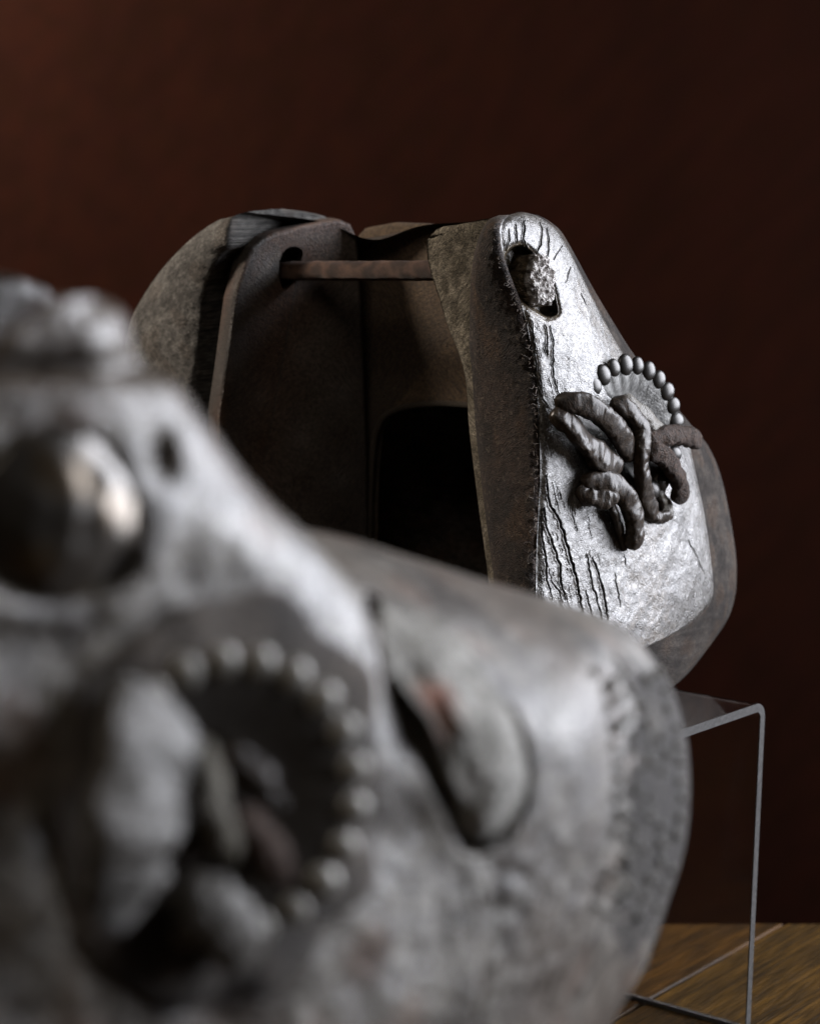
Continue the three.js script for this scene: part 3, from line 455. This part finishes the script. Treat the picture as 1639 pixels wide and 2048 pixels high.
// ---------------------------------------------------------------- stirrup in the foreground (out of focus)
const cornerN = V(0.175, RISE, -0.43);
const nearBase = V(-0.03, RISE, -0.46);
riser(V(0.095, RISE, -0.475), fN, aN, 0.25, 0.19, 2.4 * Math.PI / 180, 'clear bent acrylic riser carrying the stirrup with the stamped dotted toe');
const near = thing('hooded_stirrup', 'pale worn leather hooded stirrup with stamped dots and a leaf patch on its toe', 'stirrup', nearBase, 'pair of hooded stirrups');
{
  const f = fN, a = aN, axes = [f, UP], axesR = [a, UP];
  const face = plane(at(430, 1600, 0.40), a.clone().addScaledVector(UP, 0.11));
  const xL = table([[596, 165], [604, 130], [625, 92], [660, 50], [700, 10], [760, -60], [850, -150], [950, -210], [1200, -260], [2700, -300]]);
  const xR = table([[596, 200], [604, 222], [625, 245], [660, 258], [700, 266], [735, 290], [760, 340], [790, 372], [830, 402], [900, 452], [940, 482], [1000, 535], [1040, 578], [1080, 622], [1120, 660], [1160, 694], [1200, 724], [1250, 748], [1300, 764], [1400, 790], [1500, 828], [1600, 872], [1700, 918], [1850, 960], [2100, 930], [2400, 780], [2700, 560]]);
  const xS = table([[1040, 540], [1060, 622], [1072, 680], [1085, 730], [1110, 808], [1140, 905], [1170, 1000], [1200, 1100], [1230, 1196], [1262, 1252], [1300, 1292], [1350, 1328], [1400, 1351], [1470, 1369], [1550, 1376], [1620, 1375], [1680, 1369], [1750, 1352], [1800, 1335], [1870, 1313], [1930, 1290], [1990, 1256], [2048, 1220], [2200, 1120], [2400, 930], [2700, 580]]);
  const silR = []; for (let y = 596; y <= 2700; y += 10) silR.push([xR(y), y]);
  const silS = []; for (let y = 1040; y <= 2700; y += y < 1300 ? 4 : 10) silS.push([xS(y), y]);
  const nearD = (x, y, s, m = 420) => { let b = 1e9; for (let i = 0; i + 1 < s.length; i++) { if (Math.abs(s[i][1] - y) > m) continue; const d = segDist(x, y, [s[i], s[i + 1]]); if (d < b) b = d; } return b; };
  const hole = smooth([[-60, 1010], [-30, 930], [60, 885], [160, 890], [228, 930], [262, 1000], [268, 1080], [240, 1150], [170, 1180], [60, 1185], [-30, 1150], [-60, 1080]], 60), holeC = hole.concat([hole[0]]);
  const holeD = (x, y) => (x < 420 && y > 780 && y < 1300) ? (inside(x, y, hole) ? 1 : -1) * segDist(x, y, holeC) : -400;
  const panelBare = (x, y) => planeDepth(x, y, face) + round(nearD(x, y, silR, 180), mix(90, 150, sstep(700, 1000, y)), mix(0.012, 0.017, sstep(700, 1000, y))) * (1 - sstep(1300, 1700, y));
  const panel = (x, y) => {
    const b = panelBare(x, y), p = at(x, y, b);
    let d = b - 0.0024 * fbm(p.x * 22, p.y * 22, p.z * 22, 2) - 0.0008 * fbm(p.x * 90, p.y * 90, p.z * 90, 3);
    const h = holeD(x, y); d += 0.014 * sstep(-25, 45, h) - 0.0012 * Math.exp(-(((h + 46) / 34) ** 2));
    d += 0.006 * Math.exp(-(((y - 735) / 26) ** 2)) * sstep(330, 240, x);       // fold below the top lobe
    d += 0.006 * Math.exp(-(((x - 322) / 26) ** 2 + ((y - 915) / 45) ** 2));    // stitch hole
    d += 0.004 * sstep(300, 150, Math.hypot((x - 430) / 0.95, (y - 1600) / 1.1)) ; // seat under the rosette
    if (y > 1540) d += 0.0062 * sstep(1500, 1720, y) * sstep(260, 20, nearD(x, y, silR, 180)); // the lower edge is skived down under the hood
    return d;
  };
  const leatherCol = (p, warm = 0) => { const m = fbm(p.x * 22, p.y * 22, p.z * 22, 4), k = fbm(p.x * 80, p.y * 80, p.z * 80, 3), b = n3(p.x * 16 + 4, p.y * 16, p.z * 16); const k2 = fbm(p.x * 210 + 9, p.y * 210, p.z * 210, 2); let c = mix3([0.050, 0.040, 0.031], [0.255, 0.242, 0.218], sstep(-0.55, 0.6, 0.8 * m + 0.8 * k + 0.4 * k2)); c = mix3(c, [0.105, 0.076, 0.054], (0.4 + warm) * sstep(0.1, 0.6, b + 0.3 * k)); return mix3(c, [0.19, 0.10, 0.06], 0.35 * sstep(0.45, 0.7, n3(p.x * 40, p.y * 40 + 7, p.z * 40))); };
  const pr = v => 596 + 2104 * (v < 0.1 ? v * v * 5 : 0.05 + (v - 0.1) / 0.9 * 0.95);
  part(near, 'side_panel', sheet(330, 190, (v, u) => { const y = pr(v), x = mix(xL(y), xR(y), u); return at(x, y, panel(x, y)); }, (v, u, p) => leatherCol(p, 0.25), axes, 0.006, false, a), M.near).userData.label = 'worn pale grey outer leather';
  // hood: emerges below the panel and rounds over at the toe
  const leaf = smooth([[752, 1200], [800, 1203], [862, 1220], [925, 1262], [972, 1322], [1012, 1392], [1046, 1478], [1058, 1550], [1046, 1616], [1008, 1662], [960, 1686], [926, 1668], [906, 1600], [882, 1532], [858, 1450], [836, 1370], [806, 1288]], 90);
  const pit = smooth([[722, 1180], [790, 1210], [850, 1235], [915, 1280], [972, 1330], [1024, 1392], [1060, 1474], [1074, 1552], [1060, 1628], [1016, 1686], [950, 1716], [896, 1696], [850, 1615], [808, 1536], [776, 1450], [758, 1370], [736, 1285]], 90);
  const leafC = leaf.concat([leaf[0]]), pitC = pit.concat([pit[0]]);
  const hoodBare = (x, y) => planeDepth(x, y, face) + 0.006 + round(nearD(x, y, silS), 330, 0.092) + 0.004 * sstep(420, 120, nearD(x, y, silS)) ;
  const border = (x, y) => { const d = nearD(x, y, silS); return y > 1290 ? d : 999; };
  const groove = (x, y) => Math.exp(-(((x - (xS(y) - mix(60, 150, sstep(1250, 1450, y)))) / 9) ** 2)) * sstep(1240, 1320, y) * sstep(1700, 1600, y);
  const hood = (x, y) => {
    const b = hoodBare(x, y), p = at(x, y, b); let d = b - 0.0014 * fbm(p.x * 30, p.y * 30, p.z * 30, 3) - 0.0014 * fbm(p.x * 110, p.y * 110, p.z * 110, 3) * sstep(1550, 1800, y) - 0.0005 * fbm(p.x * 110, p.y * 110, p.z * 110, 2);
    if (x > 700 && x < 1110 && y > 1150 && y < 1740 && inside(x, y, pit)) d += mix(0.013, 0.0035 * sstep(1360, 1480, y), sstep(-20, 60, x - mix(760, 960, clamp((y - 1200) / 480)))) * sstep(0, 26, segDist(x, y, pitC));
    return d + 0.0016 * groove(x, y);
  };
  const hr = v => 1040 + 1660 * (v < 0.3 ? v / 0.3 * 0.157 : 0.157 + (v - 0.3) / 0.7 * 0.843);
  const leftOff = 0.135;
  const hoodCol = p => { const c = leatherCol(p, 0), t = fbm(p.x * 14 + 2, p.y * 14, p.z * 14, 3); return mix3(c, [0.16, 0.13, 0.105], 0.5 * sstep(0.05, 0.4, t)); };
  part(near, 'hood', sheet(400, 200, (v, u) => {
    const y = hr(v), l = Math.min(xR(y) - 46, xS(y) - 30), s = xS(y);
    if (u <= 0.72) { const q = u / 0.72, x = mix(l, s, 1 - (1 - q) ** 1.25); return at(x, y, hood(x, y)); }
    const t = (u - 0.72) / 0.28, P0 = at(s, y, hood(s, y)), O = at(xR(y), y, planeDepth(xR(y), y, face)).addScaledVector(a, -leftOff), P1 = P0.clone().addScaledVector(dirOf(s, y), 0.05);
    const P2 = O.clone().lerp(P0.clone().addScaledVector(a, -leftOff), 0.75); return new THREE.CubicBezierCurve3(P0, P1, P2, O.addScaledVector(f, -0.02)).getPoint(t);
  }, (v, u, p) => hoodCol(p), axes), M.nearHood).userData.label = 'pale toe hood with a dotted border';
  part(near, 'toe_border', sheet(220, 40, (v, u) => { const y = mix(1296, 1940, v), w = 128 * (0.5 + 0.5 * Math.sin(Math.PI * clamp(v * 1.02))) + 26 * n2(y * 0.016, 3), x = xS(y) + 1 - w * (1 - u), p = at(x, y, hoodBare(x, y)), e = Math.min(u * 9, v * 12, (1 - v) * 9); return at(x, y, hood(x, y) + 0.0014 - 0.0024 * clamp(e + 1.4 * fbm(p.x * 120, p.y * 120, p.z * 120, 3))); }, (v, u, p) => { const k = fbm(p.x * 130, p.y * 130, p.z * 130, 3), b = fbm(p.x * 36, p.y * 36, p.z * 36, 2); return mix3([0.032, 0.026, 0.022], [0.12, 0.11, 0.098], sstep(-0.1, 0.7, k + b)); }, axes, 0.0006), M.dark).userData.label = 'dark stamped border along the toe';
  // raised stamped dots along the toe border
  { const dots = []; const sp = new THREE.SphereGeometry(1, 10, 7);
    for (let row = 0; row < 5; row++) for (let k = 0; k < 34; k++) {
      const y = 1345 + k * 36 + (row & 1) * 18 + (rnd() - 0.5) * 6, x = xS(y) - 12 - row * 30 - (rnd()) * 14, keep = n2(k * 0.5, row * 0.9) > -0.35; if (!keep || y > 1840) continue;
      const c = at(x, y, hood(x, y) - mix(0.0042, 0.0016, clamp((xS(y) - x) / 90))), r = 0.0009 + 0.0007 * rnd(), g = sp.clone(); g.scale(r, r * (0.9 + 0.5 * rnd()), r * 0.8); g.translate(c.x, c.y, c.z); dots.push(g);
    }
    const g = mergeGeometries(dots), m = part(near, 'stamped_dots', tint(g, () => [0.58, 0.58, 0.54]), M.leaf); m.userData.kind = 'stuff'; }
  // carved leaf patch let into the hood
  const leafGeo = sheet(26, 90, (v, u) => {
    const o = leaf[Math.round(u * 90) % 90], t = o[1] < 1250 ? 0 : 1, ax = clamp((o[1] - 1200) / 490), cx = mix(775, 962, ax), cy = clamp(o[1], 1240, 1640) * 0.5 + 0.5 * 1460, x = mix(cx, o[0], v), y = mix(cy, o[1], v), b = hoodBare(x, y), p = at(x, y, b);
    const e = 1 - v, rib = Math.exp(-(((x - mix(835, 945, clamp((y - 1300) / 170))) / 24) ** 2)) * sstep(1250, 1300, y) * sstep(1500, 1440, y);
    return at(x, y, b + 0.0070 - 0.0125 * Math.sqrt(clamp(1 - v ** 5)) - 0.003 * rib - 0.0030 * fbm(p.x * 60, p.y * 60, p.z * 60, 3) - 0.003 * Math.max(0, Math.sin(u * 120)) * sstep(0.7, 0.95, v) * sstep(1500, 1300, y));
  }, (v, u, p) => { const m = fbm(p.x * 45, p.y * 45, p.z * 45, 4); let c = mix3([0.20, 0.195, 0.172], [0.44, 0.44, 0.42], sstep(-0.4, 0.4, m)); return c; }, axes);
  { const p = leafGeo.attributes.position, c = leafGeo.attributes.color, r1 = at(855, 1425, hoodBare(855, 1425)), r2 = at(925, 1545, hoodBare(925, 1545)), r3 = at(950, 1490, hoodBare(950, 1490));
    for (let i = 0; i < p.count; i++) { const q = V(p.getX(i), p.getY(i), p.getZ(i)), k = 0.4 * fbm(q.x * 120, q.y * 120, q.z * 120, 3); const s1 = sstep(0.0085, 0.003, q.distanceTo(r1) * (1 + k)), s2 = sstep(0.006, 0.002, q.distanceTo(r2) * (1 + k)), s3 = sstep(0.0035, 0.001, q.distanceTo(r3) * (1 + k)); let o = [c.getX(i), c.getY(i), c.getZ(i)]; o = mix3(o, [0.32, 0.09, 0.028], 0.95 * s1); o = mix3(o, [0.13, 0.095, 0.09], 0.85 * s2); o = mix3(o, [0.24, 0.13, 0.07], 0.5 * s3); c.setXYZ(i, ...o); } }
  part(near, 'leaf_patch', leafGeo, M.leaf).userData.label = 'leaf shaped patch with a rust spot';
  // bolt head in its recess
  { const c = at(138, 1045, panelBare(138, 1045)), Z = a.clone(), dome = []; for (let i = 0; i <= 22; i++) { const r = 0.0178 * i / 22; dome.push(new THREE.Vector2(Math.max(r, 1e-5), Math.sqrt(0.0285 ** 2 - r * r) - 0.0285 + 0.0075)); } dome.push(new THREE.Vector2(0.0186, -0.001), new THREE.Vector2(0.0189, -0.004), new THREE.Vector2(0.0189, -0.014));
    const g = new THREE.LatheGeometry(dome, 56), gp = g.attributes.position;
    for (let i = 0; i < gp.count; i++) { const q = 1 + 0.03 * n3(gp.getX(i) * 90, gp.getY(i) * 90, gp.getZ(i) * 90); gp.setXYZ(i, gp.getX(i) * q, gp.getY(i) + 0.0005 * n3(gp.getX(i) * 110, 3, gp.getZ(i) * 110), gp.getZ(i) * q); }
    g.computeVertexNormals(); tint(g, q => mix3([0.095, 0.088, 0.08], [0.15, 0.115, 0.075], sstep(0.0, 0.6, n3(q.x * 90, q.y * 90, q.z * 90 + 2))));
    g.rotateX(Math.PI / 2); g.applyMatrix4(new THREE.Matrix4().makeBasis(f, UP, Z)); g.translate(c.x + Z.x * -0.004, c.y, c.z + Z.z * -0.004); const b = part(near, 'crossbar', (() => { const A = c.clone().addScaledVector(a, -0.02), B = A.clone().addScaledVector(a, -0.13), q = new THREE.CylinderGeometry(0.0052, 0.0052, 0.13, 20); q.applyMatrix4(new THREE.Matrix4().makeRotationFromQuaternion(new THREE.Quaternion().setFromUnitVectors(UP, a))); const m = A.clone().add(B).multiplyScalar(0.5); q.translate(m.x, m.y, m.z); return tint(q, () => [0.07, 0.042, 0.03]); })(), M.rust);
    part(b, 'bolt_head', g, M.polished, near.position).userData.label = 'polished domed bolt head'; }
  // the other side of the stirrup, its top lobe just in view
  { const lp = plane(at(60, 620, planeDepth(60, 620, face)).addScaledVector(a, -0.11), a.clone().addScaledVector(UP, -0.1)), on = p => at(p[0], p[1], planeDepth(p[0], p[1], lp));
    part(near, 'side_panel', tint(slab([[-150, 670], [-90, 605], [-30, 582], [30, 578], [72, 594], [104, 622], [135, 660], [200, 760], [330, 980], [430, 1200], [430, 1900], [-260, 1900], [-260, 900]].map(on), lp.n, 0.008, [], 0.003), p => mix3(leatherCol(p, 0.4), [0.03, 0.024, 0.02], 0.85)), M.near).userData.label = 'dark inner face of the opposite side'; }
  { const w = 0.14, g = new RoundedBoxGeometry(w, 0.014, 0.07, 3, 0.004), c = at(200, 2600, planeDepth(200, 2600, face)); g.applyMatrix4(new THREE.Matrix4().makeBasis(a, UP, f.clone().negate())); g.translate(c.x - a.x * (w / 2 + 0.004), RISE + 0.0072, c.z - a.z * (w / 2 + 0.004)); part(near, 'tread', tint(g, () => [0.07, 0.05, 0.035]), M.raw); }
  // rosette and laces
  const n0 = face.n.clone();
  part(near, 'rosette_backing', sheet(12, 72, (v, u) => { const q = u * Math.PI * 2, r = v * (0.0375 + 0.003 * n2(Math.cos(q) * 1.4, Math.sin(q) * 1.4)), b = at(445, 1592, planeDepth(445, 1592, face)).addScaledVector(n0, 0.0046), X = UP.clone().cross(n0).normalize(), Y = n0.clone().cross(X); return b.addScaledVector(X, r * Math.cos(q)).addScaledVector(Y, r * Math.sin(q)).addScaledVector(n0, -0.0028 * v ** 4 + 0.0008 * n3(r * 60 * Math.cos(q), r * 60 * Math.sin(q), 5)); }, (v, u, p) => { const m = fbm(p.x * 60, p.y * 60, p.z * 60, 3); return mix3([0.04, 0.032, 0.025], [0.11, 0.09, 0.073], sstep(-0.3, 0.4, m)); }, axes, 0.0018), M.dark).userData.label = 'dark brown leather backing of the rosette';
  const cc = at(425, 1588, planeDepth(425, 1588, face)).addScaledVector(n0, 0.0055);
  conch(near, cc, n0.clone().addScaledVector(V(-0.2, 0, 0.14), 1).normalize(), 0.0256, 0.0029, 21, M.pewterDark, M.beadPale, 0.0001);
  const L = (pts, w, h, mat, o) => part(near, 'lace', lace(pts.map(([x, y, z]) => at(x, y, planeDepth(x, y, face) - z * 0.001)), n0, w, h, o), mat);
  L([[318, 1396, 5], [296, 1480, 13], [276, 1580, 16], [258, 1680, 17], [246, 1760, 14], [240, 1830, 8]], 0.0178, 0.0075, M.lacePale, { end: 0.5, soft: 0.7, noise: 1.2 });
  L([[360, 1770, 4], [400, 1800, 9], [440, 1836, 11], [468, 1876, 11], [486, 1926, 8]], 0.0118, 0.0075, M.lacePale, { end: 0.6, soft: 1, noise: 0.3 });
  L([[400, 1490, 3], [412, 1540, 9], [424, 1600, 11], [440, 1665, 9], [470, 1720, 5]], 0.0062, 0.0048, M.laceTan, { soft: 1, noise: 0.3 });
  L([[440, 1500, 4], [500, 1540, 7], [560, 1600, 7], [605, 1680, 6], [600, 1760, 5]], 0.0060, 0.0045, M.lace, {});
  L([[468, 1600, 3], [500, 1650, 8], [540, 1700, 9], [572, 1760, 8], [590, 1820, 4]], 0.0074, 0.005, M.laceRed, { soft: 1, noise: 0.3 });
  L([[360, 1760, 3], [380, 1700, 5], [420, 1690, 5], [470, 1720, 4]], 0.0075, 0.005, M.lace, {});
}
M.lacePale.roughness = 0.5;
renderer.render(scene, camera);
